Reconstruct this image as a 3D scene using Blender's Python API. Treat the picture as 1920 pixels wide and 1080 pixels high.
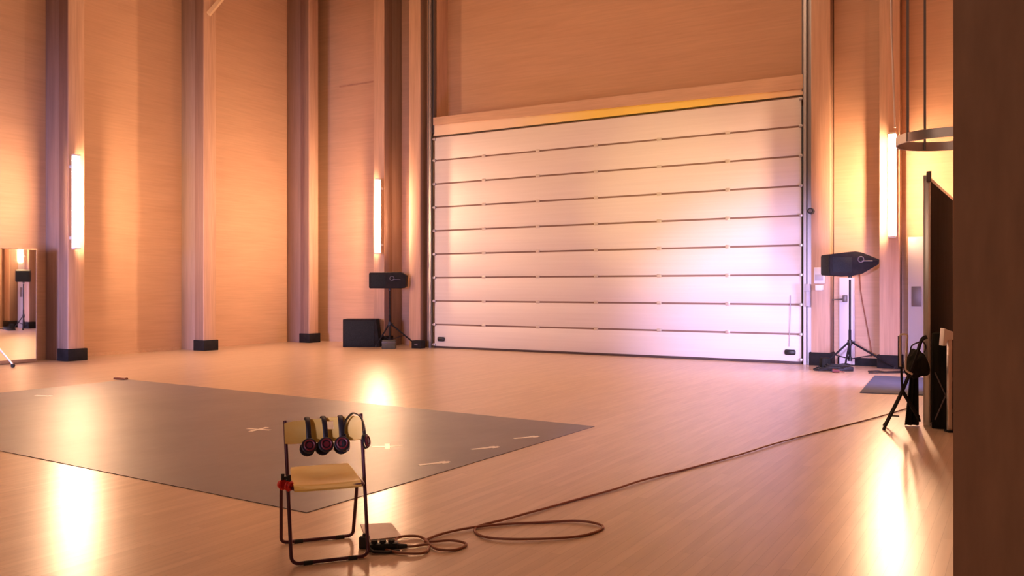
import bpy, bmesh, math, random
from mathutils import Vector, Matrix
random.seed(4)
for o in list(bpy.data.objects): bpy.data.objects.remove(o, do_unlink=True)
SC = bpy.context.scene
COL = SC.collection
R = math.radians

# ------------------------------------------------------------------ camera, world, lights
EYE = 1.55
cam_d = bpy.data.cameras.new('camera')
cam_d.sensor_width = 36.0
cam_d.lens = 36.0 * 1600 / 1920
cam_d.clip_end = 200
cam = bpy.data.objects.new('camera', cam_d)
cam.location = (0, 0, EYE)
cam.rotation_euler = (R(90), 0, R(30.91))
COL.objects.link(cam)
SC.camera = cam

SC.view_settings.view_transform = 'Standard'
SC.view_settings.look = 'None'
SC.view_settings.gamma = 1
SC.view_settings.use_curve_mapping = False
SC.view_settings.exposure = 0.26

w = bpy.data.worlds.new('world'); SC.world = w; w.use_nodes = True
w.node_tree.nodes['Background'].inputs[0].default_value = (1.0, 0.62, 0.42, 1)
w.node_tree.nodes['Background'].inputs[1].default_value = 0.04

LAMP_COL = (1.0, 0.56, 0.31)
LAMP_POW = 225.0

def area(name, loc, to, size, sizey, power, col, spread=180):
    l = bpy.data.lights.new(name, 'AREA'); l.shape = 'RECTANGLE'
    l.size = size; l.size_y = sizey; l.energy = power; l.color = col; l.spread = R(spread)
    o = bpy.data.objects.new(name, l); COL.objects.link(o)
    o.location = loc
    o.rotation_euler = (Vector(to) - Vector(loc)).to_track_quat('-Z', 'Y').to_euler()
    return o
def spot(name, loc, to, power, col, angle, blend=.6, rad=.12):
    l = bpy.data.lights.new(name, 'SPOT'); l.energy = power; l.color = col
    l.spot_size = R(angle); l.spot_blend = blend; l.shadow_soft_size = rad
    o = bpy.data.objects.new(name, l); COL.objects.link(o)
    o.location = loc
    o.rotation_euler = (Vector(to) - Vector(loc)).to_track_quat('-Z', 'Y').to_euler()
    return o
# added soft fill high under the ceiling, out of frame, no fixtures modelled
area('hall_fill', (-8.5, 10.5, 10.6), (-8.5, 11.5, 0), 12, 8, 480, (1.0, 0.60, 0.36))
# added lavender light low against the right-hand wall, which has no opening
area('lavender_side_fill', (-0.36, 14.6, 1.25), (-4.6, 17.4, 0.2), 1.8, 1.4, 120, (0.52, 0.44, 1.0), 95)
# daylight on the door from behind the camera, shaped by a narrow added spot
spot('daylight_spot', (-1.6, -4.2, 2.3), (-4.7, 17.9, 0.5), 12500, (0.72, 0.56, 1.0), 18, 1.0, .35)
area('rear_blue_fill', (-13.5, -5.2, 1.8), (-17.4, 11.0, 0.3), 3.0, 2.0, 190, (0.55, 0.48, 1.0), 50)  # added bluish fill towards the left fins, no window modelled
area('rear_warm_fill', (-3.0, -5.0, 6.0), (-1.0, 12.0, 1.5), 5.0, 2.0, 58, (1.0, 0.62, 0.42), 140)  # added warm fill from behind the camera, no fixture modelled
# amber stage light grazing the beam over the door
spot('amber_stage_light', (-5.0, 6.0, 0.5), (-6.6, 17.95, 3.3), 1900, (1.0, 0.66, 0.16), 24, 1.0)

# ------------------------------------------------------------------ materials
def mat(name, base, rough=.6, metal=0.0, spec=.5, emis=None, estr=0):
    m = bpy.data.materials.new(name); m.use_nodes = True
    b = m.node_tree.nodes['Principled BSDF']
    b.inputs['Base Color'].default_value = (*base, 1)
    b.inputs['Roughness'].default_value = rough
    b.inputs['Metallic'].default_value = metal
    b.inputs['Specular IOR Level'].default_value = spec
    if emis:
        b.inputs['Emission Color'].default_value = (*emis, 1)
        b.inputs['Emission Strength'].default_value = estr
    return m
def noisy(name, c1, c2, scale, rough=.6, metal=0, spec=.5, detail=5, bump=0, fine=None, coords='Object', rv=None):
    """two-tone noise; scale = (x,y,z) stretch of the coordinates"""
    m = mat(name, c1, rough, metal, spec)
    nt = m.node_tree; b = nt.nodes['Principled BSDF']
    tc = nt.nodes.new('ShaderNodeTexCoord'); mp = nt.nodes.new('ShaderNodeMapping')
    mp.inputs['Scale'].default_value = scale
    nt.links.new(tc.outputs[coords], mp.inputs[0])
    n = nt.nodes.new('ShaderNodeTexNoise'); n.inputs['Scale'].default_value = 1; n.inputs['Detail'].default_value = detail
    nt.links.new(mp.outputs[0], n.inputs['Vector'])
    cr = nt.nodes.new('ShaderNodeValToRGB')
    cr.color_ramp.elements[0].position = .32; cr.color_ramp.elements[1].position = .68
    cr.color_ramp.elements[0].color = (*c1, 1); cr.color_ramp.elements[1].color = (*c2, 1)
    nt.links.new(n.outputs['Fac'], cr.inputs[0])
    out = cr.outputs[0]
    if fine:
        mp2 = nt.nodes.new('ShaderNodeMapping'); mp2.inputs['Scale'].default_value = fine[0]
        nt.links.new(tc.outputs[coords], mp2.inputs[0])
        n2 = nt.nodes.new('ShaderNodeTexNoise'); n2.inputs['Scale'].default_value = 1; n2.inputs['Detail'].default_value = 3
        nt.links.new(mp2.outputs[0], n2.inputs['Vector'])
        r2 = nt.nodes.new('ShaderNodeMapRange'); r2.inputs[1].default_value = .3; r2.inputs[2].default_value = .7
        r2.inputs[3].default_value = 1 - fine[1]; r2.inputs[4].default_value = 1 + fine[1] * .4
        nt.links.new(n2.outputs['Fac'], r2.inputs[0])
        mx = nt.nodes.new('ShaderNodeMix'); mx.data_type = 'RGBA'; mx.blend_type = 'MULTIPLY'; mx.inputs[0].default_value = 1
        nt.links.new(out, mx.inputs[6]); nt.links.new(r2.outputs[0], mx.inputs[7])
        out = mx.outputs[2]
    nt.links.new(out, b.inputs['Base Color'])
    if rv:
        r3 = nt.nodes.new('ShaderNodeMapRange'); r3.inputs[1].default_value = .3; r3.inputs[2].default_value = .7
        r3.inputs[3].default_value = rv[0]; r3.inputs[4].default_value = rv[1]
        nt.links.new(n.outputs['Fac'], r3.inputs[0]); nt.links.new(r3.outputs[0], b.inputs['Roughness'])
    if bump:
        bp = nt.nodes.new('ShaderNodeBump'); bp.inputs['Strength'].default_value = bump; bp.inputs['Distance'].default_value = .01
        nt.links.new(n.outputs['Fac'], bp.inputs['Height']); nt.links.new(bp.outputs[0], b.inputs['Normal'])
    return m
WOOD = noisy('plywood_panel', (.60, .385, .255), (.64, .42, .28), (.5, .5, 3.0), .62, spec=.3, fine=((1.2, 1.2, 24), .07))
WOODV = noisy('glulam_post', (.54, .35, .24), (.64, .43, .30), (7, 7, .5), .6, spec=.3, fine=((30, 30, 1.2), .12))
WOODL = noisy('lintel_wood', (.60, .40, .27), (.68, .47, .32), (.8, 6, 8), .55, spec=.3, fine=((1.5, 20, 26), .08))
STRIP = noisy('pale_timber_strip', (.80, .62, .42), (.84, .67, .46), (1, 5, 5), .5, spec=.3)
def strip_mat():  # yellow light on the middle of the strip, painted as a colour ramp
    m = mat('strip_painted_amber_light', (.85, .65, .42), .45, 0, .4); nt = m.node_tree; b = nt.nodes['Principled BSDF']
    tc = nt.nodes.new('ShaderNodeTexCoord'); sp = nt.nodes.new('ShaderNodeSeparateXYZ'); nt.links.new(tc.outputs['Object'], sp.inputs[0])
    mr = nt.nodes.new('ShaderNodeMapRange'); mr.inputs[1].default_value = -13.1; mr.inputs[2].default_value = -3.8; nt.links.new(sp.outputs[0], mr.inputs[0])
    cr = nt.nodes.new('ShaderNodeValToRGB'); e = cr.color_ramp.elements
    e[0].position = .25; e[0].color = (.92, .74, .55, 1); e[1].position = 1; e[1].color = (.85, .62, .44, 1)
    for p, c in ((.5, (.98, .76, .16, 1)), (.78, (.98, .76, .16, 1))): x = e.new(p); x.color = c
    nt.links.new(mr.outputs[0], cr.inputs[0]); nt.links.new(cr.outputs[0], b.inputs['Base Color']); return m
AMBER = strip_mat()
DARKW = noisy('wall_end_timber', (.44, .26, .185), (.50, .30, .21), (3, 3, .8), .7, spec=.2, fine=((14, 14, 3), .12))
DOORM = noisy('door_panel_white', (.80, .77, .74), (.84, .81, .78), (.5, 2, 22), .45, spec=.4)
SEAM = mat('door_seam_rubber', (.30, .20, .16), .7)
SEALM = mat('bottom_seal_rubber', (.07, .045, .045), .7)
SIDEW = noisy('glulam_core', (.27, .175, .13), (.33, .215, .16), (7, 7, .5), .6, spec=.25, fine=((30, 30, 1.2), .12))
STEEL = mat('galvanised_steel', (.55, .53, .54), .38, .75)
DSTEEL = mat('dark_steel', (.16, .14, .14), .45, .6)
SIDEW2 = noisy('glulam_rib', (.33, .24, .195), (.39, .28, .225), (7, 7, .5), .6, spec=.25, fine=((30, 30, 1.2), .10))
HINGE = mat('zinc_hinge', (.72, .68, .62), .4, .5)
BLACK = noisy('black_paint', (.010, .010, .011), (.018, .016, .017), (9, 9, 9), .7, spec=.2)
CLOTH = noisy('black_cloth', (.008, .009, .007), (.022, .022, .018), (14, 14, 2), .95, spec=.15)
GRILLE = noisy('speaker_grille', (.010, .013, .015), (.022, .026, .028), (90, 90, 90), .7, spec=.2, detail=1)
PLAST = mat('black_plastic', (.014, .013, .014), .4)
ALU = mat('aluminium', (.78, .76, .74), .32, .85)
WHITEP = mat('white_plastic', (.78, .76, .74), .45)
GREYP = mat('grey_painted_metal', (.42, .41, .44), .5)
LILAC = mat('pale_grey_door_paint', (.70, .68, .74), .45)
MATG = noisy('dance_vinyl', (.165, .16, .195), (.20, .19, .23), (1.3, 1.3, 1), .42, spec=.5, fine=((9, 2, 1), .06))
MATB = noisy('blue_grey_mat', (.055, .066, .11), (.07, .08, .125), (5, 5, 5), .8, spec=.2)
TAPE = mat('white_tape', (.95, .93, .90), .4)
BIRCH = noisy('lacquered_birch', (.93, .64, .14), (.96, .70, .19), (3, 16, 16), .32, spec=.5)
TUBE = mat('dark_plum_tube', (.10, .035, .05), .3, .45)
REDP = mat('red_ear_pad', (.14, .010, .014), .45)
REDB = mat('bright_red_plastic', (.75, .02, .015), .35)
CORD = mat('brown_cable', (.26, .085, .035), .5)
FLATC = noisy('charcoal_fabric', (.030, .030, .026), (.042, .042, .036), (14, 14, 2), .9, spec=.15)
FOOTM = mat('rubber', (.02, .02, .02), .8)
PLATE = noisy('mauve_floor_plate', (.42, .30, .27), (.47, .34, .31), (9, 9, 9), .5)
MIRR = mat('mirror_glass', (.93, .94, .90), .015, 1.0)
LAMPM = mat('lamp_diffuser', (1, .9, .8), .5, emis=LAMP_COL, estr=LAMP_POW)
CEILM = noisy('ceiling_timber', (.50, .32, .21), (.58, .38, .25), (.6, 5, 5), .7)

# floor: narrow oiled strips running towards the roller door
def floor_mat():
    m = mat('strip_parquet', (.6, .45, .33), .29, 0, .5)
    nt = m.node_tree; b = nt.nodes['Principled BSDF']; L = nt.links.new
    tc = nt.nodes.new('ShaderNodeTexCoord')
    mp = nt.nodes.new('ShaderNodeMapping'); mp.inputs['Rotation'].default_value = (0, 0, R(90)); L(tc.outputs['Object'], mp.inputs[0])
    br = nt.nodes.new('ShaderNodeTexBrick'); br.offset = .37
    br.inputs['Scale'].default_value = 1; br.inputs['Brick Width'].default_value = 1.1; br.inputs['Row Height'].default_value = .072
    br.inputs['Mortar Size'].default_value = .0012; br.inputs['Mortar Smooth'].default_value = .4; br.inputs['Bias'].default_value = 0
    br.inputs['Color1'].default_value = (.56, .415, .30, 1); br.inputs['Color2'].default_value = (.63, .475, .35, 1)
    br.inputs['Mortar'].default_value = (.40, .27, .18, 1)
    L(mp.outputs[0], br.inputs['Vector'])
    mp2 = nt.nodes.new('ShaderNodeMapping'); mp2.inputs['Scale'].default_value = (22, 1.6, 1); L(tc.outputs['Object'], mp2.inputs[0])
    n = nt.nodes.new('ShaderNodeTexNoise'); n.inputs['Scale'].default_value = 1; n.inputs['Detail'].default_value = 4; L(mp2.outputs[0], n.inputs['Vector'])
    r = nt.nodes.new('ShaderNodeMapRange'); r.inputs[1].default_value = .3; r.inputs[2].default_value = .7; r.inputs[3].default_value = .9; r.inputs[4].default_value = 1.04
    L(n.outputs['Fac'], r.inputs[0])
    mx = nt.nodes.new('ShaderNodeMix'); mx.data_type = 'RGBA'; mx.blend_type = 'MULTIPLY'; mx.inputs[0].default_value = 1
    L(br.outputs['Color'], mx.inputs[6]); L(r.outputs[0], mx.inputs[7]); L(mx.outputs[2], b.inputs['Base Color'])
    return m
FLOORM = floor_mat()

# ------------------------------------------------------------------ mesh helpers
class MB:
    def __init__(s): s.bm = bmesh.new()
    def box(s, a, b, bev=0):
        a = Vector(a); b = Vector(b)
        lo = Vector([min(a[i], b[i]) for i in range(3)]); hi = Vector([max(a[i], b[i]) for i in range(3)])
        g = bmesh.ops.create_cube(s.bm, size=1); vs = g['verts']
        for v in vs: v.co = Vector([lo[i] + (v.co[i] + .5) * (hi[i] - lo[i]) for i in range(3)])
        if bev:
            es = list({e for v in vs for e in v.link_edges})
            bmesh.ops.bevel(s.bm, geom=es, offset=bev, segments=2, affect='EDGES', profile=.5)
        return s
    def prism(s, prof, y0, y1, bev=0, axis='y'):
        """profile in (x,z), extruded along y"""
        f = lambda p, y: (p[0], y, p[1]) if axis == 'y' else ((y, p[0], p[1]) if axis == 'x' else (p[0], p[1], y))
        A = [s.bm.verts.new(f(p, y0)) for p in prof]; B = [s.bm.verts.new(f(p, y1)) for p in prof]
        fs = [s.bm.faces.new(A), s.bm.faces.new(B[::-1])]
        n = len(prof)
        for i in range(n): fs.append(s.bm.faces.new((A[i], B[i], B[(i + 1) % n], A[(i + 1) % n])))
        bmesh.ops.recalc_face_normals(s.bm, faces=fs)
        if bev:
            es = list({e for f_ in fs for e in f_.edges})
            bmesh.ops.bevel(s.bm, geom=es, offset=bev, segments=2, affect='EDGES', profile=.5)
        return s
    def cyl(s, a, b, r, r2=None, n=20):
        a = Vector(a); b = Vector(b); d = b - a
        q = d.to_track_quat('Z', 'Y').to_matrix().to_4x4()
        bmesh.ops.create_cone(s.bm, cap_ends=True, segments=n, radius1=r, radius2=r if r2 is None else r2, depth=d.length,
                              matrix=Matrix.Translation((a + b) / 2) @ q)
        return s
    def tube(s, pts, r, n=10, closed=False, flat=1.0):
        P = [Vector(p) for p in pts]; N = len(P); rings = []
        up = None
        for i in range(N):
            if closed: t = (P[(i + 1) % N] - P[i - 1]).normalized()
            else: t = (P[min(i + 1, N - 1)] - P[max(i - 1, 0)]).normalized()
            if up is None:
                up = Vector((0, 0, 1)) if abs(t.z) < .9 else Vector((1, 0, 0))
            up = (up - t * up.dot(t)).normalized(); sd = t.cross(up)
            rings.append([s.bm.verts.new(P[i] + up * math.cos(a) * r + sd * math.sin(a) * r * flat) for a in [2 * math.pi * k / n for k in range(n)]])
        for i in range(N if closed else N - 1):
            A = rings[i]; B = rings[(i + 1) % N]
            for k in range(n): s.bm.faces.new((A[k], A[(k + 1) % n], B[(k + 1) % n], B[k]))
        if not closed:
            s.bm.faces.new(rings[0][::-1]); s.bm.faces.new(rings[-1])
        return s
    def build(s, name, m, parent=None, smooth=True):
        bmesh.ops.recalc_face_normals(s.bm, faces=s.bm.faces[:])
        me = bpy.data.meshes.new(name); s.bm.to_mesh(me); s.bm.free(); me.materials.append(m)
        if smooth:
            me.polygons.foreach_set('use_smooth', [True] * len(me.polygons))
            me.set_sharp_from_angle(angle=R(35))
        o = bpy.data.objects.new(name, me); COL.objects.link(o)
        if parent: o.parent = parent
        return o
def fillet(pts, r, n=6, closed=False):
    P = [Vector(p) for p in pts]; out = []
    N = len(P)
    for i in range(N):
        if not closed and i in (0, N - 1): out.append(P[i]); continue
        a, b, c = P[i - 1], P[i], P[(i + 1) % N]
        d1 = (a - b); d2 = (c - b); rr = min(r, d1.length * .49, d2.length * .49)
        p0 = b + d1.normalized() * rr; p1 = b + d2.normalized() * rr
        for k in range(n + 1):
            t = k / n; out.append(p0 * (1 - t) ** 2 + b * 2 * t * (1 - t) + p1 * t ** 2)
    return out
def catmull(P, n=8):
    P = [Vector(p) for p in P]; out = []
    for i in range(len(P) - 1):
        p0 = P[max(i - 1, 0)]; p1 = P[i]; p2 = P[i + 1]; p3 = P[min(i + 2, len(P) - 1)]
        for k in range(n):
            t = k / n
            out.append(.5 * ((2 * p1) + (p2 - p0) * t + (2 * p0 - 5 * p1 + 4 * p2 - p3) * t * t + (3 * p1 - p0 - 3 * p2 + p3) * t ** 3))
    out.append(P[-1]); return out
def tag(o, label, cat, group=None):
    o['label'] = label; o['category'] = cat
    if group: o['group'] = group
    return o
def thing(name, loc, label, cat, rz=0, group=None):
    o = bpy.data.objects.new(name, None); COL.objects.link(o); o.location = loc; o.rotation_euler = (0, 0, rz)
    o.empty_display_size = .2
    return tag(o, label, cat, group)
def struct(o, label=None):
    o['kind'] = 'structure'
    if label: o['label'] = label
    return o
def sroot(name, label):
    o = bpy.data.objects.new(name, None); COL.objects.link(o); return struct(o, label)

# ------------------------------------------------------------------ room
XL, YW, ZC = -18.2, 18.6, 11.0          # left wall, far wall, ceiling
XF, YF = -17.3, 17.8                     # faces of the timber fins
PX = -0.245                              # hall face of the right-hand wall
DX0, DX1, DY, DZ = -13.10, -3.84, 17.93, 5.45
struct(MB().box((XL - .3, -6, -.2), (3, YW + .3, 0)).build('floor', FLOORM), 'pale timber strip floor with soft lamp reflections')
struct(MB().box((XL - .3, -6, ZC), (3, YW + .3, ZC + .2)).build('ceiling', CEILM), 'timber ceiling high above the hall')
struct(MB().box((XL - .3, -6, 0), (XL, YW + .3, ZC)).build('wall_left', WOOD), 'plywood-clad wall at the left between timber fins')
# far wall, with the opening the sectional door closes
mb = MB()
mb.box((XL, YW, 0), (DX0 - .2, YW + .3, ZC)); mb.box((DX1 + .56, 18.15, 0), (1.2, YW + .3, ZC)).box((DX1 + .15, YW, 0), (DX1 + .56, YW + .3, ZC)); mb.box((DX0 - .2, YW, DZ), (DX1 + .15, YW + .3, ZC))
struct(mb.build('wall_far', WOOD), 'plywood-clad far wall around the big white sectional door')
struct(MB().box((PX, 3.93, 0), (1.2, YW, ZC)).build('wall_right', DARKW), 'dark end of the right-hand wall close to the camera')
# horizontal joints of the far-wall cladding
mb = MB(); mb.box((XF + .36, YW - .012, 7.34), (-15.0, YW, 7.38))
struct(mb.build('trim_joint', DARKW), 'shallow horizontal joint in the far-wall cladding')

n_trim = [0]
def fin(kind, a, label, shoe=True, depth=None, shoe_h=.26):
    """kind 'L': on the left wall, a = near y of the post; kind 'F': on the far wall, a = left x of the post"""
    n_trim[0] += 1
    r = sroot('trim_%d' % n_trim[0], label)
    wd = .36
    if kind == 'L':
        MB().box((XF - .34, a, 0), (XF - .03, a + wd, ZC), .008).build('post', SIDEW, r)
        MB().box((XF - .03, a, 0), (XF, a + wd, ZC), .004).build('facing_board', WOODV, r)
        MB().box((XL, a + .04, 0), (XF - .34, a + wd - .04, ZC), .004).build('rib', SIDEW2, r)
        if shoe: MB().box((XF - .36, a - .03, 0), (XF + .04, a + wd + .05, shoe_h), .01).build('column_shoe', BLACK, r)
    else:
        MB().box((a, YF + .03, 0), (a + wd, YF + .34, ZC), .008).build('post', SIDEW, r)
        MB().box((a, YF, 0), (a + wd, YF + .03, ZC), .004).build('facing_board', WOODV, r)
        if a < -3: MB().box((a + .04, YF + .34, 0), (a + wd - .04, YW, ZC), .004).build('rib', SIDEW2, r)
        if shoe: MB().box((a - .04, YF - .04, 0), (a + wd + .03, YF + .36, shoe_h), .01).build('column_shoe', BLACK, r)
    return r
fin('L', 10.65, 'timber fin on the left wall carrying the leftmost light tube')
f2 = fin('L', 14.13, 'timber fin at the middle of the left wall with a diagonal brace at its top')
fin('L', 17.74, 'slim timber fin in the far left corner')
fin('F', -15.0, 'timber fin on the far wall behind the small tripod speaker')
fin('F', -13.80, 'timber fin against the left track of the sectional door', shoe=False)
fin('F', -3.65, 'timber fin against the right track of the sectional door')
fin('F', -2.38, 'timber fin on the far wall carrying the rightmost light tube')
fin('F', -.9, 'timber fin at the right end of the far wall')
# diagonal brace at the top of the middle fin
MB().tube([(XF + .02, 14.25, 8.32), (XF + .02, 15.75, 10.2)], .07, 4, flat=.8).build('brace', STRIP, f2, smooth=False)
# timber beam and pale strip above the door
r = sroot('trim_20', 'timber beam across the top of the sectional door')
MB().prism([(DX0 - .0, 5.76), (DX1 + .05, 5.60), (DX1 + .05, 5.89), (DX0 - .0, 5.96)], 17.90, YW).build('beam', WOODL, r)
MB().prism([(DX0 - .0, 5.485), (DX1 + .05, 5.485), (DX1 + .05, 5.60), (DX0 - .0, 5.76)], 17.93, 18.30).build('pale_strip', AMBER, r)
r = sroot('trim_21', 'timber jamb boards beside the door tracks')
MB().box((-13.44, 18.10, 0), (-13.13, YW, ZC)).build('jamb', WOODV, r)
MB().box((DX1 + .04, 18.02, 0), (-3.65, YW, ZC)).build('jamb', WOODV, r)
# low skirting
struct(MB().box((XL, 11.06, 0), (XL + .02, 14.1, .07)).build('baseboard_left', WOODL), 'low timber skirting on the left wall')
struct(MB().box((-3.2, 18.13, 0), (-2.42, 18.15, .16)).build('baseboard_far', BLACK), 'black skirting right of the sectional door')

# ------------------------------------------------------------------ the sectional door
door = sroot('door_1', 'large white sectional door in the far wall')
NP = 9; PH = DZ / NP
for i in range(NP):
    z0 = i * PH + .021; z1 = (i + 1) * PH - .019
    MB().box((DX0 + .03, DY, z0 + (.03 if i == 0 else 0)), (DX1 - .03, DY + .045, z1), .006).build('door_section', DOORM, door)
MB().box((DX0 + .03, DY + .02, .02), (DX1 - .03, DY + .05, DZ)).build('seam_backing', SEAM, door)
MB().box((DX0 + .02, DY - .01, 0), (DX1 - .02, DY + .05, .05), .006).build('bottom_seal', SEALM, door)
HX = [DX0 + 1.543 * k for k in range(1, 6)]
for i in range(1, NP):
    for hx in HX:
        MB().box((hx - .05, DY - .012, i * PH - .035), (hx + .05, DY + .01, i * PH + .045), .004).cyl((hx - .05, DY - .014, i * PH + .004), (hx + .05, DY - .014, i * PH + .004), .009, n=8).build('hinge', HINGE, door)
for sx, s in ((DX0, 1), (DX1, -1)):
    t = MB()
    # C-shaped vertical guide track plus angle bracket
    t.box((sx - .10 * s, DY - .09, 0), (sx - .085 * s, DY + .10, 10.6)).box((sx - .10 * s, DY - .09, 0), (sx - .02 * s, DY - .078, 10.6))
    t.box((sx - .03 * s, DY - .09, 0), (sx - .02 * s, DY - .055, 10.6))
    t.box((sx - .19 * s, DY + .02, 0), (sx - .09 * s, DY + .035, 10.6))
    t.build('guide_track', STEEL, door)
    MB().box((sx - .085 * s, DY - .02, DZ + .1), (sx + .02 * s, DY + .09, 10.6)).build('upper_channel', DSTEEL, door)
    for i in range(0, NP + 1):
        z = max(.09, min(i * PH, DZ - .05))
        MB().cyl((sx - .07 * s, DY - .05, z), (sx + .0 * s, DY - .05, z), .012, n=8).cyl((sx - .078 * s, DY - .05, z), (sx - .045 * s, DY - .05, z), .028, n=14)\
            .box((sx - .0 * s, DY - .05, z - .03), (sx + .07 * s, DY + .002, z + .03), .005).build('roller_bracket', STEEL, door)
    MB().box((sx + .14 * s, DY - .05, .18), (sx + .36 * s, DY, .29), .03).box((sx + .17 * s, DY - .07, .2), (sx + .33 * s, DY - .04, .27), .01).build('step_handle', PLAST, door)
MB().tube([(DX1 - .24, DY - .02, 1.4), (DX1 - .25, DY - .025, .9), (DX1 - .27, DY - .02, .35)], .008, 6).build('pull_cord', GREYP, door)

# ------------------------------------------------------------------ wall light tubes
def light_tube(loc, face, label):
    """face: direction the tube looks into the room"""
    rz = {'x': R(90), 'y': 0}[face]
    t = thing('light_tube', loc, label, 'light', rz, 'vertical light tubes on the timber fins')
    # local frame: -y is the room side
    MB().box((-.07, -.16, 0), (.07, -.14, 2.0), .006).build('housing', WHITEP, t)
    for z in (.25, 1.75): MB().box((-.03, -.14, z - .03), (.03, 0, z + .03), .004).build('bracket', WHITEP, t)
    MB().prism([(-.068, -.16), (.068, -.16), (.066, -.225), (.03, -.255), (-.03, -.255), (-.066, -.225)], .04, 1.96, axis='z').build('diffuser', LAMPM, t)
    for z in (0, 1.96): MB().box((-.07, -.26, z), (.07, -.16, z + .04), .006).build('end_cap', WHITEP, t)
    return t
light_tube((XF, 10.70, 2.36), 'x', 'glowing vertical tube on the fin beside the mirror, leftmost of the three')
light_tube((-14.69, YF, 2.45), 'y', 'glowing vertical tube above the small tripod speaker, left of the white door')
light_tube((-2.13, YF, 2.50), 'y', 'glowing vertical tube right of the white door, beside the ladder cage')

# ------------------------------------------------------------------ dance floor mat and its tape marks
def slab(name, pts, z0, z1, m, label, cat, group=None):
    o = MB().prism(pts, z0, z1, axis='z').build(name, m, None, False)
    return tag(o, label, cat, group)
slab('dance_mat', [(-4.232, 4.316), (-4.107, 8.658), (-12.974, 9.04), (-12.90, 4.62)], 0.0, .005, MATG, 'large grey vinyl dance mat laid on the timber floor', 'mat')
MARKS = [(-7.164, 6.577, 10, 'white tape mark on the grey mat just left of and beyond the chair, standing alone', .10),
         (-5.319, 6.515, 40, 'white tape cross on the grey mat just right of the chair', .10),
         (-4.445, 6.098, 60, 'white tape strip on the mat, nearest to the camera of the right-edge row', 0),
         (-4.453, 6.937, 60, 'white tape strip on the mat, middle of the right-edge row', 0),
         (-4.406, 7.649, 60, 'white tape strip on the mat, nearest its far right corner', 0),
         (-12.05, 7.05, 15, 'white tape strip at the far left edge of the grey mat', 0)]
for x, y, a, lab, cr in MARKS:
    mb = MB(); mb.box((-.15, -.025, 0), (.15, .025, .0012))
    if cr: mb.box((-.025, -.15, .0001), (.025, .15, .0014))
    else: mb.box((.06, -.045, .0001), (.12, .045, .0014))
    o = mb.build('tape_mark', TAPE); o.location = (x, y, .0052); o.rotation_euler = (0, 0, R(a)); tag(o, lab, 'tape', 'white tape marks on the dance mat')
o = MB().tube([(-.14, 0, .02), (.14, 0.02, .02)], .02, 8, flat=1.8).build('floor_scrap', CORD)
o.location = (-13.10, 8.98, 0); tag(o, 'small brown scrap on the floor at the far left corner of the grey mat', 'scrap')
slab('floor_mat', [(-2.065, 13.436), (-2.24, 16.177), (-1.30, 16.2), (-1.15, 13.6)], 0, .012, MATB, 'blue-grey mat on the floor behind the X-legged stand', 'mat')

# ------------------------------------------------------------------ folding chair
CH = thing('folding_chair', (-3.517, 3.738, 0), 'yellow plywood folding chair with dark tube legs and headphones on its back', 'chair', R(51.7))
hw = .215
def back_pt(z):                                      # the long frame leans from the near feet up to the top
    return -.2 + (.29) * (z - .012) / (.765 - .012)
loop = [(-hw - .006, back_pt(.768), .768), (-hw, -.2, .012), (hw, -.2, .012), (hw + .014, back_pt(.785), .785)]
MB().tube(fillet(loop, .045), .0105, 12).build('leg_loop', TUBE, CH)
loop2 = [(-.19, -.195, .422), (-.245, .06, .418), (-.228, .235, .012), (.205, .235, .012), (.20, .05, .418), (.19, -.195, .422)]
MB().tube(fillet(loop2, .04, closed=True), .0105, 12, closed=True).build('leg_loop', TUBE, CH)
MB().cyl((-.25, .0, .40), (.235, .0, .40), .006, n=10).build('pivot_rod', DSTEEL, CH)
# curved plywood seat
def sheet(nx, ny, f, th, skip=None):
    mb = MB(); bm = mb.bm; V = {}
    for k in (0, 1):
        for i in range(nx + 1):
            for j in range(ny + 1):
                p, n = f(i / nx, j / ny); V[i, j, k] = bm.verts.new(Vector(p) + Vector(n) * (th * (k - .5)))
    keep = lambda i, j: 0 <= i < nx and 0 <= j < ny and not (skip and skip(i, j))
    for i in range(nx):
        for j in range(ny):
            if not keep(i, j): continue
            bm.faces.new((V[i, j, 1], V[i + 1, j, 1], V[i + 1, j + 1, 1], V[i, j + 1, 1]))
            bm.faces.new((V[i, j, 0], V[i, j + 1, 0], V[i + 1, j + 1, 0], V[i + 1, j, 0]))
            for di, dj, e in ((-1, 0, ((i, j), (i, j + 1))), (1, 0, ((i + 1, j), (i + 1, j + 1))), (0, -1, ((i, j), (i + 1, j))), (0, 1, ((i, j + 1), (i + 1, j + 1)))):
                if not keep(i + di, j + dj):
                    a, b = e; bm.faces.new((V[(*a, 0)], V[(*b, 0)], V[(*b, 1)], V[(*a, 1)]))
    for v in [v for v in bm.verts if not v.link_faces]: bm.verts.remove(v)
    return mb
def seat_f(u, v):
    wid = .188 - .018 * v ** 3
    cx = math.copysign(abs(u * 2 - 1) ** 1.0, u * 2 - 1)
    z = .436 + .040 * v ** 1.4 - .012 * math.sin(math.pi * v) * (1 - cx * cx) - (.018 * (1 - v / .12) ** 2 if v < .12 else 0)
    y = -.215 + .37 * v - .012 * cx ** 4 * (1 if v > .9 else -1 if v < .1 else 0)
    return (cx * wid - .012, y, z), (0, -.1, 1)
sheet(20, 20, seat_f, .011).build('seat', BIRCH, CH)
def back_f(u, v):
    cx = u * 2 - 1; z = .638 + (.130 + .008 * cx) * v
    bow = .032 * (1 - cx * cx)
    end = .012 * (abs(cx) ** 8)
    return (cx * (hw + .012), back_pt(z) + bow - .012, z + (-.006 + .012 * v) * 0 + end * (0.5 - v)), (0, -1, .5)
sheet(36, 14, back_f, .009, skip=lambda i, j: 19 <= i <= 22 and 7 <= j <= 11).build('backrest', BIRCH, CH)
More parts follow.
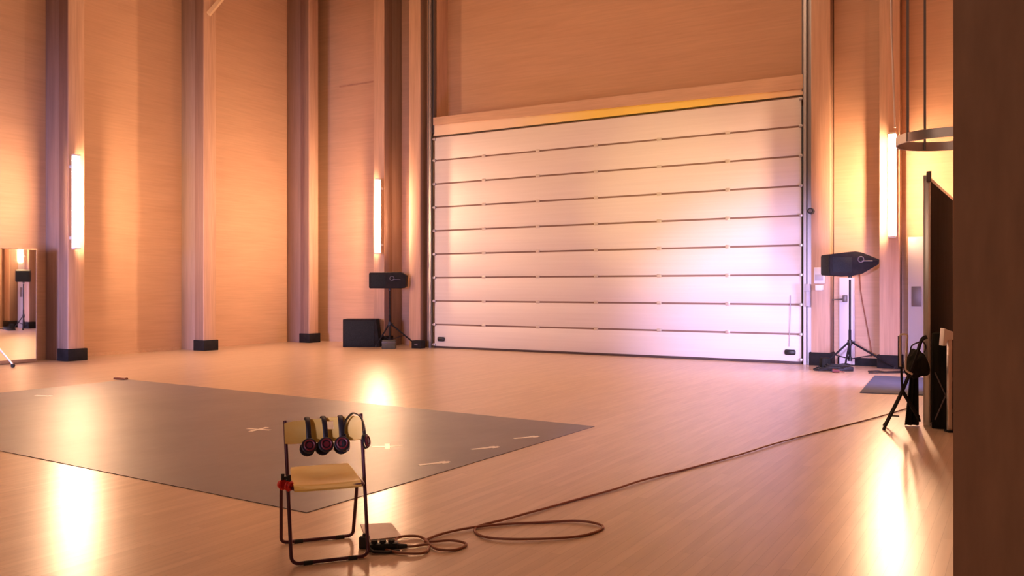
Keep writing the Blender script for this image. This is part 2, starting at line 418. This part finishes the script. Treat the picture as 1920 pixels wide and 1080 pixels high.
for sx in (-1, 1):
    for y in (-.2, .235): MB().tube([(sx * .10, y, .010), (sx * .15, y, .010)], .013, 10).build('foot_cap', FOOTM, CH)

def chair_w(x, y, z):                                 # chair-local point to the room
    return CH.matrix_basis @ Vector((x, y, z))
bpy.context.view_layer.update()

# ------------------------------------------------------------------ headphones
def torus_pts(r, n=24): return [(r * math.cos(2 * math.pi * k / n), 0, r * math.sin(2 * math.pi * k / n)) for k in range(n)]
def make_headphones(name, label, gap, yaw, loc, tilt=0, shell=PLAST, pad=REDP, cup_r=.044, height=.172, group=None):
    """hangs by its band over an edge: cups on both sides of the local y=0 plane, origin at the inside top of the band"""
    t = thing(name, loc, label, 'headphones', yaw, group)
    t.rotation_euler = (Matrix.Rotation(R(51.7), 3, 'Z') @ Matrix.Rotation(tilt, 3, 'X') @ Matrix.Rotation(yaw, 3, 'Z')).to_euler()
    h = height
    pts = [(0, -gap, -h), (0, -gap * 1.05, -h * .6), (0, -gap * .85, -h * .22), (0, -gap * .45, -.006), (0, 0, .008), (0, gap * .45, -.006), (0, gap * .85, -h * .22), (0, gap * 1.05, -h * .6), (0, gap, -h)]
    MB().tube(catmull(pts, 6), .0150, 10, flat=.28).build('headband', shell, t)
    for s in (-1, 1):
        y = s * gap
        c = MB(); c.cyl((0, y - .012, -h), (0, y + .016 * s - .012 + .012, -h), cup_r * .98, cup_r * .90, 28)
        c.tube([(p[0], y, p[2] - h) for p in torus_pts(cup_r * .88)], .007, 8, closed=True)
        cup = c.build('ear_cup', shell, t)
        c = MB(); c.tube([(p[0], y + .018 * s, p[2] - h) for p in torus_pts(cup_r * .66)], .006, 8, closed=True)
        c.cyl((0, y + .010 * s, -h), (0, y + .022 * s, -h), cup_r * .42, cup_r * .38, 20)
        c.build('cup_ring', pad, cup)
        MB().box((-.007, y - .009, -h - .004), (.007, y + .009, -h + .062), .003).build('yoke', shell, cup)
    return t
HG = 'headphones hanging over the chair back'
hp = [(-.092, .046, 0, 'black headphones with red ear cups, leftmost on the chair back'),
      (.002, .046, 4, 'black headphones with red ear cups, second from left on the chair back'),
      (.104, .048, -6, 'black headphones with red ear cups, third from left on the chair back'),]
for i, (lx, gap, ya, lab) in enumerate(hp):
    p = chair_w(lx, back_pt(.765) + .017 * (1 - (lx / .22) ** 2) + .004, .772)
    make_headphones('headphones', lab, gap, R(ya), p, tilt=R(-21), group=HG)
# the last pair is turned, so its band shows as an arc
p = chair_w(.172, back_pt(.765) - .050, .792)
make_headphones('headphones', 'black headphones turned sideways with an arched band, rightmost on the chair back', .062, R(58), p, tilt=R(-20), group=HG, height=.17, cup_r=.044)
# red and black pair resting at the left corner of the seat
p = chair_w(-.235, -.10, .472)
make_headphones('headphones', 'small black and bright red headphones at the left corner of the chair seat', .026, R(35), p, shell=PLAST, pad=REDB, cup_r=.028, height=.040)
last = [o for o in COL.objects if o.name.startswith('headphones')][-1]
for c in [o for o in COL.objects if o.parent and o.parent.parent == last or o.parent == last]:
    if c.name.startswith('ear_cup'): c.data.materials[0] = REDB

# ------------------------------------------------------------------ cable, connectors, floor plate
cab = [(-3.30, 3.94), (-3.12, 3.913), (-2.99, 3.99), (-3.06, 4.14), (-3.20, 4.235), (-3.30, 4.16), (-3.25, 4.07), (-3.14, 4.05), (-3.06, 4.13), (-2.96, 4.085),
       (-2.87, 4.14), (-2.87, 4.26), (-2.98, 4.27), (-3.07, 4.20), (-3.13, 4.20), (-3.12, 4.36), (-3.02, 4.584), (-2.86, 4.79), (-2.68, 4.95), (-2.533, 5.053), (-2.38, 5.06), (-2.31, 4.98),
       (-2.371, 4.75), (-2.60, 4.53), (-2.80, 4.44), (-2.95, 4.49), (-3.02, 4.62), (-2.95, 4.84), (-2.87, 5.20), (-2.80, 5.548), (-2.68, 6.00), (-2.616, 6.353), (-2.53, 6.72),
       (-2.431, 7.096), (-2.24, 7.85), (-2.11, 8.535), (-1.90, 9.45), (-1.658, 10.343), (-1.45, 11.1), (-1.271, 11.917)]
pts = catmull([(x, y, .009) for x, y in cab], 8)
pts = [(p.x, p.y, .008 + .006 * (.5 + .5 * math.sin(i * .21))) for i, p in enumerate(pts)]
tag(MB().tube(pts, .0080, 8).build('power_cable', CORD), 'long brown cable looped on the floor and running off towards the X-legged stand', 'cable')
slab('floor_plate', [(-3.72, 4.28), (-3.566, 4.41), (-3.31, 4.20), (-3.45, 4.03)], 0, .006, PLATE, 'flat mauve plate on the floor behind the right chair leg', 'plate')
t = thing('cable_connector', (-3.235, 3.93, 0), 'lying black cable connector block on the floor right of the chair', 'connector', R(40))
MB().box((-.10, -.028, 0), (.085, .03, .05), .012).build('socket_body', PLAST, t)
MB().cyl((.08, 0, .022), (.135, .01, .018), .018, .012, 14).build('cable_gland', FOOTM, t)
for k in (-.055, -.005, .045): MB().cyl((k, .0, .048), (k, .0, .064), .019, n=16).build('socket', FOOTM, t)
MB().tube([(-.09, -.02, .03), (-.06, -.06, .015), (.02, -.07, .012), (.09, -.05, .012)], .01, 8).build('cable_tail', PLAST, t)
t = thing('power_plug', (-3.365, 3.91, 0), 'upright small black plug on the floor touching the right chair leg', 'plug', R(20))
MB().box((-.03, -.022, 0), (.03, .022, .072), .008).build('plug_body', PLAST, t)
MB().cyl((0, 0, .07), (0, 0, .088), .014, .010, 12).build('cable_gland', FOOTM, t)

# ------------------------------------------------------------------ loudspeakers
def speaker(name, loc, rz, prof, depth, label, group):
    t = thing(name, loc, label, 'speaker', rz, group)
    MB().prism(prof, -depth / 2, depth / 2, .012).build('cabinet', BLACK, t)
    x0 = min(p[0] for p in prof); zs = [p[1] for p in prof if p[0] < x0 + .06]
    MB().box((x0 - .012, -depth / 2 + .02, min(zs) + .02), (x0 + .004, depth / 2 - .02, max(zs) - .02), .004).build('front_grille', GRILLE, t)
    MB().box((x0 + .05, -depth / 2 - .004, min(zs) + .05), (x0 + .42, -depth / 2 + .008, max(zs) - .05), .003).build('side_grille', GRILLE, t)
    cx = x0 + .62 * (max(p[0] for p in prof) - x0)
    h = MB(); h.tube([(cx + .055 * math.cos(a), -depth / 2 - .006, .06 + .055 * math.sin(a)) for a in [2 * math.pi * k / 20 for k in range(20)]], .009, 6, closed=True)
    h.tube([(cx + .02, -depth / 2 - .002, .03), (cx + .10, -depth / 2 - .02, .03), (cx + .22, -depth / 2 - .01, .03)], .010, 6).build('handle', DSTEEL, t)
    MB().cyl((0, 0, min(zs) - .05), (0, 0, min(zs) + .01), .035, n=16).build('pole_socket', PLAST, t)
    return t
def tripod(name, loc, rz, top, hub, legs, label, group):
    """legs: list of (x,y) feet in the local frame"""
    t = thing(name, loc, label, 'stand', rz, group)
    MB().cyl((0, 0, .17), (0, 0, top), .020, n=14).cyl((0, 0, .17), (0, 0, hub + .25), .026, n=14).build('pole', DSTEEL if False else BLACK, t)
    MB().cyl((0, 0, hub - .05), (0, 0, hub + .06), .045, n=16).build('collar', PLAST, t)
    MB().cyl((0, 0, .15), (0, 0, .22), .04, n=16).build('lower_collar', PLAST, t)
    for x, y in legs:
        l = MB().tube([(x * .06, y * .06, hub), (x, y, .025)], .019, 8, flat=1).build('leg', BLACK, t)
        MB().cyl((x * .98, y * .98, 0), (x * 1.0, y * 1.0, .06), .026, n=12).build('rubber_foot', FOOTM, l)
        MB().tube([(0, 0, .19), (x * .52, y * .52, hub - (hub - .02) * .49)], .010, 6).build('strut', BLACK, t)
    MB().cyl((.03, 0, hub + .02), (.09, -.03, hub + .02), .016, n=10).build('knob', PLAST, t)
    return t
CR = R(30.91)
SG = 'tripod speaker stands beside the door'; SPG = 'black loudspeakers on tripod stands'
# right pair
tripod('speaker_stand', (-2.845, 17.36, 0), CR, 1.715, .50, [(-.55, .02), (.86, -.02), (-.22, -.30)], 'black tripod stand right of the white door, cables round its feet', SG)
speaker('loudspeaker', (-2.845, 17.36, 2.03), CR,
        [(-.47, -.235), (-.07, -.26), (.16, -.205), (.46, -.03), (.47, .06), (.15, .19), (.02, .215), (-.13, .20), (-.47, .155)], .46,
        'black tapered loudspeaker lying on the tripod right of the white door', SPG)
# left pair
tripod('speaker_stand', (-14.22, 17.52, 0), CR, 1.485, .60, [(-.36, .0), (.74, -.02), (.05, -.35)], 'black tripod stand left of the white door, behind the floor speaker', SG)
speaker('loudspeaker', (-14.22, 17.52, 1.74), CR,
        [(-.50, -.20), (.36, -.20), (.44, -.15), (.45, .14), (.32, .22), (-.50, .21)], .42,
        'black boxy loudspeaker lying on the tripod left of the white door', SPG)
# floor subwoofer
t = thing('floor_speaker', (-15.02, 17.38, 0), 'large black speaker cabinet standing on the floor left of the tripod', 'speaker', CR)
MB().prism([(-.47, 0), (.50, 0), (.40, .73), (-.47, .73)], -.30, .30, .012).build('cabinet', BLACK, t)
MB().box((-.43, -.315, .05), (.36, -.298, .68), .005).build('front_grille', GRILLE, t)
for x in (-.38, .38):
    MB().cyl((x, -.22, -.0), (x, -.22, .02), .03, n=12).build('foot', FOOTM, t)
# odds and ends by the left tripod
t = thing('equipment_case', (-13.90, 17.10, 0), 'small dark green case on the floor between the legs of the left tripod', 'case', CR)
GREENC = noisy('dark_green_case', (.05, .05, .035), (.08, .075, .05), (8, 8, 8), .6)
MB().box((-.17, -.12, 0), (.17, .12, .22), .012).build('case_body', GREENC, t)
MB().box((-.175, -.125, .15), (.175, .125, .165), .003).build('lid_seam', DSTEEL, t)
t = thing('cable_box', (-13.36, 17.62, 0), 'low black box on the floor at the left track of the white door', 'box', 0)
MB().box((-.15, -.10, 0), (.15, .10, .20), .01).build('box_body', BLACK, t)
MB().box((-.05, -.115, .08), (.05, -.10, .12), .004).build('handle', DSTEEL, t)

# ------------------------------------------------------------------ gear around the right tripod
t = thing('cable_pile', (-3.02, 16.78, 0), 'tangle of black cables and a floor box under the right tripod', 'cables', CR)
MB().box((-.10, -.10, 0), (.32, .08, .085), .015).build('floor_box', PLAST, t)
for k in range(5):
    cx, cy, rr = -.18 + .06 * k, .06 - .03 * k, .14 + .02 * (k % 3)
    MB().tube([(cx + rr * 1.3 * math.cos(a), cy + rr * math.sin(a), .02 + .025 * k + .01 * math.sin(3 * a)) for a in [2 * math.pi * j / 28 for j in range(28)]], .013, 6, closed=True).build('cable_coil', FOOTM, t)
MB().box((-.24, .0, .0), (-.06, .16, .24), .03).build('padded_bag', CLOTH, t)
t = thing('cable_reel_plug', (-2.93, 16.40, 0), 'small dark red plug on the floor in front of the right tripod', 'plug')
MB().cyl((-.06, 0, .035), (.06, .02, .035), .035, .028, 16).build('plug_body', mat('dark_red_rubber', (.14, .02, .02), .5), t)
MB().cyl((.05, .02, .03), (.14, .06, .015), .012, .010, 10).build('cable_end', CORD, t)
pts = catmull([(-2.45, 16.9, .012), (-2.30, 17.05, .012), (-2.15, 16.95, .012), (-1.9, 17.25, .012), (-1.75, 17.1, .012), (-2.2, 16.75, .012), (-2.4, 16.6, .012)], 8)
tag(MB().tube(pts, .012, 6).build('loose_cable', PLAST), 'loose dark cable curled on the floor right of the right tripod', 'cable')
pts = catmull([(-2.79, 18.13, 1.93), (-2.77, 18.13, 1.5), (-2.68, 18.13, .95), (-2.60, 18.12, .5), (-2.56, 18.10, .2)], 8)
tag(MB().tube(pts, .011, 6).build('hanging_cable', CORD), 'thin brown cable hanging down the panelling behind the right tripod', 'cable')

# control gear on the right door track
t = thing('door_control_box', (-3.46, 17.78, 1.50), 'pale door control box with a small lit panel on the fin right of the door', 'control box')
MB().box((-.11, -.12, .14), (.09, .0, .46), .01).build('box_body', LILAC, t)
MB().box((-.09, -.132, .20), (.07, -.12, .32), .004).build('display', GREYP, t)
MB().box((-.08, -.15, .0), (.06, -.0, .11), .01).build('lower_box', WHITEP, t)
MB().tube([(.02, -.06, .46), (.02, -.03, .52)], .012, 8).build('cable_gland', GREYP, t)
t = thing('door_motor', (-3.70, 17.70, 1.18), 'grey motor housing low on the right door track', 'motor')
MB().cyl((0, 0, 0), (0, 0, .42), .062, n=20).box((-.055, -.07, .30), (.055, .07, .45), .012).build('housing', GREYP, t)
MB().box((-.03, .04, .15), (.03, .16, .2)).build('mount_bracket', STEEL, t)
t = thing('door_sensor', (-3.64, 17.70, 3.0), 'small dark sensor knob higher up on the right door track', 'sensor')
MB().cyl((0, -.03, .09), (0, .10, .09), .06, n=18).build('sensor_body', PLAST, t)
MB().cyl((0, -.05, .09), (0, -.03, .09), .035, n=16).build('sensor_lens', DSTEEL, t)
# narrow service door and cabinet
d = sroot('door_2', 'narrow pale lilac service door with a push bar behind the right tripod')
MB().box((-3.17, 18.11, .02), (-2.88, 18.15, 1.76), .004).build('door_leaf', LILAC, d)
MB().tube([(-3.33, 18.0, 1.31), (-3.05, 18.02, 1.33)], .012, 8).build('push_bar', DSTEEL, d)
MB().box((-3.09, 17.98, 1.27), (-3.01, 18.11, 1.41), .01).build('lock_case', DSTEEL, d)
t = thing('grey_cabinet', (-1.68, 17.99, 0), 'tall lilac-grey metal cabinet with a dark panel, right of the rightmost tube', 'cabinet')
MB().box((-.20, -.15, .0), (.22, .15, 2.52), .01).build('cabinet_body', GREYP, t)
MB().box((-.14, -.165, 1.20), (.03, -.15, 1.58), .004).build('dark_panel', DSTEEL, t)
MB().cyl((.10, -.17, 1.30), (.10, -.15, 1.30), .02, n=12).build('latch', STEEL, t)

# conduit on the far wall (left) and steel rod beside the right tube
tag(MB().tube([(-15.2, YW - .03, 6.7), (-15.2, YW - .03, 10.9)], .02, 8).build('conduit', DSTEEL), 'thin dark vertical conduit high on the far wall above the left tripod', 'conduit')
tag(MB().tube([(-2.06, 17.45, 4.56), (-2.12, 17.45, 6.3), (-2.16, 17.45, 11.0)], .018, 8).build('suspension_rod', STEEL), 'thin bright steel rod standing above the rightmost light tube', 'rod')

# ------------------------------------------------------------------ caged ladder on the right wall
t = thing('caged_ladder', (PX, 7.26, 0), 'steel caged wall ladder at the right, its lowest hoop above head height', 'ladder')
def hoop_pts(z, r=.34):
    out = [(-.02, -r, z)]
    for k in range(25):
        a = R(-90) - R(180) * k / 24
        out.append((-.26 + r * math.cos(a), r * math.sin(a), z))
    out.append((-.02, r, z)); return out
def band(pts, h, th=.006):
    mb = MB(); bm = mb.bm; rows = []
    P = [Vector(p) for p in pts]
    for i, p in enumerate(P):
        tt = (P[min(i + 1, len(P) - 1)] - P[max(i - 1, 0)]).normalized(); nn = tt.cross(Vector((0, 0, 1)))
        rows.append([bm.verts.new(p + nn * a + Vector((0, 0, b))) for a, b in ((-th, -h / 2), (th, -h / 2), (th, h / 2), (-th, h / 2))])
    for a, b in zip(rows, rows[1:]):
        for k in range(4): bm.faces.new((a[k], a[(k + 1) % 4], b[(k + 1) % 4], b[k]))
    bm.faces.new(rows[0]); bm.faces.new(rows[-1][::-1]); return mb
for z in (2.68, 4.9, 6.1): band(hoop_pts(z), .07).build('hoop', STEEL, t)
for a in (-135, 120, -60):
    x = -.26 + .335 * math.cos(R(a)); y = .335 * math.sin(R(a))
    MB().box((x - .008, y - .014, 2.65), (x + .008, y + .014, 8.5)).build('cage_bar', DSTEEL, t)
# stiles and rungs flat against the wall
for y in (-.2, .2): MB().box((-.09, y - .012, .6), (-.04, y + .012, 8.5), .004).build('stile', STEEL, t)
for k in range(26): MB().cyl((-.065, -.2, .8 + .28 * k), (-.065, .2, .8 + .28 * k), .012, n=8).build('rung', STEEL, t)

# ------------------------------------------------------------------ black stage flats
t = thing('stage_flat', (-.93, 10.64, 0), 'tall black fabric stage flat with an aluminium edge, left of the dark wall end', 'panel', math.atan2(3.9, .10))
MB().box((0.03, -.03, .02), (2.65, .03, 2.76)).build('fabric_panel', FLATC, t)
MB().box((0, -.035, 0), (.035, .035, 2.82), .004).build('edge_post', ALU, t)
MB().box((.0, -.035, 2.76), (2.68, .035, 2.80), .004).build('top_rail', ALU, t)
MB().box((2.65, -.035, 0), (2.68, .035, 2.80), .004).build('edge_post', ALU, t)
MB().box((-.03, -.05, 2.74), (.0, .0, 2.86), .004).build('clamp', DSTEEL, t)
t = thing('flight_case', (-.83, 10.56, 0), 'black fabric-covered case on the floor in front of the tall flat', 'case', 0)
MB().box((-.035, -.10, .0), (.28, .22, 1.05), .012).build('case_body', CLOTH, t)
MB().tube([(.0, -.105, .62), (.22, -.105, .10)], .008, 6).tube([(.20, -.105, .62), (.0, -.105, .10)], .008, 6).build('cross_strap', DSTEEL, t)
t = thing('drape', (-1.045, 10.54, 0), 'low black drape hanging beside the aluminium edge of the tall flat', 'drape', CR)
mb = MB(); bm = mb.bm; n = 14; rows = []
for k in range(n + 1):
    u = k / n; xx = -.075 + .12 * u; yy = .02 * math.sin(u * 14)
    rows.append((bm.verts.new((xx * 1.35, yy, .01)), bm.verts.new((xx * .62 + .02, yy * .5, .72)), bm.verts.new((xx * .62 + .02, yy * .5 + .02, .72)), bm.verts.new((xx * 1.35, yy + .02, .01))))
for a, b in zip(rows, rows[1:]):
    for k in range(4): bm.faces.new((a[k], a[(k + 1) % 4], b[(k + 1) % 4], b[k]))
bm.faces.new(rows[0]); bm.faces.new(rows[-1][::-1])
o = mb.build('drape_cloth', CLOTH, t)
# white-topped post
t = thing('barrier_post', (-.685, 10.30, 0), 'pale square post with a white cloth over its top, against the dark wall end', 'post', CR)
MB().box((-.015, -.02, .0), (.03, .02, 1.05), .004).build('post', ALU, t)
MB().box((-.03, -.05, 0), (.05, .05, .02), .004).build('foot', BLACK, t)
mb = MB(); mb.prism([(-.085, .93), (-.07, 1.12), (-.03, 1.10), (.06, 1.07), (.06, 1.0), (-.03, .99), (-.05, .93)], -.045, .045, .006); mb.build('cloth_cap', WHITEP, t)

# X-legged folding stand with a bag (seen edge-on)
t = thing('folding_stand', (-1.12, 10.10, 0), 'black X-legged folding stand with a silver loop, in front of the blue-grey mat', 'stand', CR - R(24.5))
# local x = across the view; feet and tops
def px(p, q=0): return (p[0], q, p[1])
for q in (0, .30):
    MB().tube(catmull([px((-.18, .015), q), px((0, .42), q), px((.135, .80), q), px((.19, .98), q), px((.245, 1.02), q)], 6), .013, 8).build('long_leg', BLACK, t)
    MB().tube([px((.17, .12), q), px((0, .42), q), px((-.012, .70), q)], .012, 8).build('short_leg', BLACK, t)
    MB().cyl((-.185, q, 0), (-.175, q, .03), .018, n=10).build('rubber_foot', FOOTM, t)
MB().cyl((-.11, -.02, .16), (-.11, .32, .16), .010, n=8).build('cross_rod', BLACK, t)
MB().cyl((-.11, 0, .16), (-.03, 0, .16), .008, n=8).build('stop_pin', BLACK, t)
MB().tube([(.17, 0, .12), (.17, .30, .11)], .010, 8).build('cross_rod', BLACK, t)
MB().cyl((.0, -.02, .42), (.0, .32, .42), .010, n=8).build('cross_rod', BLACK, t)
MB().tube(fillet([(-.020, -.02, .70), (-.025, -.02, 1.05), (.05, -.02, 1.05), (.035, -.02, .80), (.03, -.02, .66), (.10, -.02, .62)], .03), .011, 8).build('silver_loop', ALU, t)
MB().tube([(-.035, -.01, .68), (-.035, -.01, 1.03)], .010, 8).build('side_tube', BLACK, t)
t = thing('black_bag', (-1.00, 10.32, 0), 'crumpled black bag hung in the top of the X-legged stand', 'bag', CR)
mb = MB(); bm = mb.bm
bmesh.ops.create_icosphere(bm, subdivisions=4, radius=1)
for v in bm.verts:
    c = v.co; k = 1 + .10 * math.sin(5 * c.x + 3 * c.z) + .07 * math.sin(9 * c.y + 4 * c.z + 1)
    v.co = Vector((c.x * .10 * k * (1.15 - .25 * c.z), c.y * .15 * k, .72 + c.z * .15 * k))
mb.build('bag_body', CLOTH, t)
MB().tube(catmull([(-.07, 0, .84), (-.05, 0, .92), (.06, 0, .96), (.10, 0, .90), (.08, 0, .84)], 6), .008, 6).build('strap', PLAST, t)

# ------------------------------------------------------------------ rolling mirror at the left wall
my = math.atan2(1, .0216)
t = thing('rolling_mirror', (-17.62, 10.16, 0), 'tall wheeled mirror at the left edge reflecting a tripod speaker', 'mirror', my)
# local: -x runs away along the wall towards the camera; +y is behind, -y ... faces the hall
MB().box((-1.9, -.004, .06), (-.012, .004, 2.34)).build('mirror_glass', MIRR, t)
mb = MB(); mb.box((-.014, -.012, .03), (.0, .022, 2.36), .003).box((-1.9, -.012, 2.34), (0, .022, 2.36), .003).box((-1.9, -.014, .02), (0, .024, .085), .003)
mb.build('frame', noisy('bronze_frame', (.30, .20, .15), (.36, .25, .18), (6, 6, 6), .5, .2), t)
MB().box((-1.9, .012, .05), (-.01, .03, 2.34)).build('back_board', BLACK, t)
MB().tube([(-1.05, -.30, .55), (-.86, -.72, .06)], .018, 8).build('stand_leg', ALU, t)
MB().tube([(-1.05, -.30, .55), (-1.15, -.012, .80)], .018, 8).build('stand_leg', ALU, t)
MB().cyl((-.88, -.735, .035), (-.84, -.725, .035), .035, n=16).build('caster', FOOTM, t)
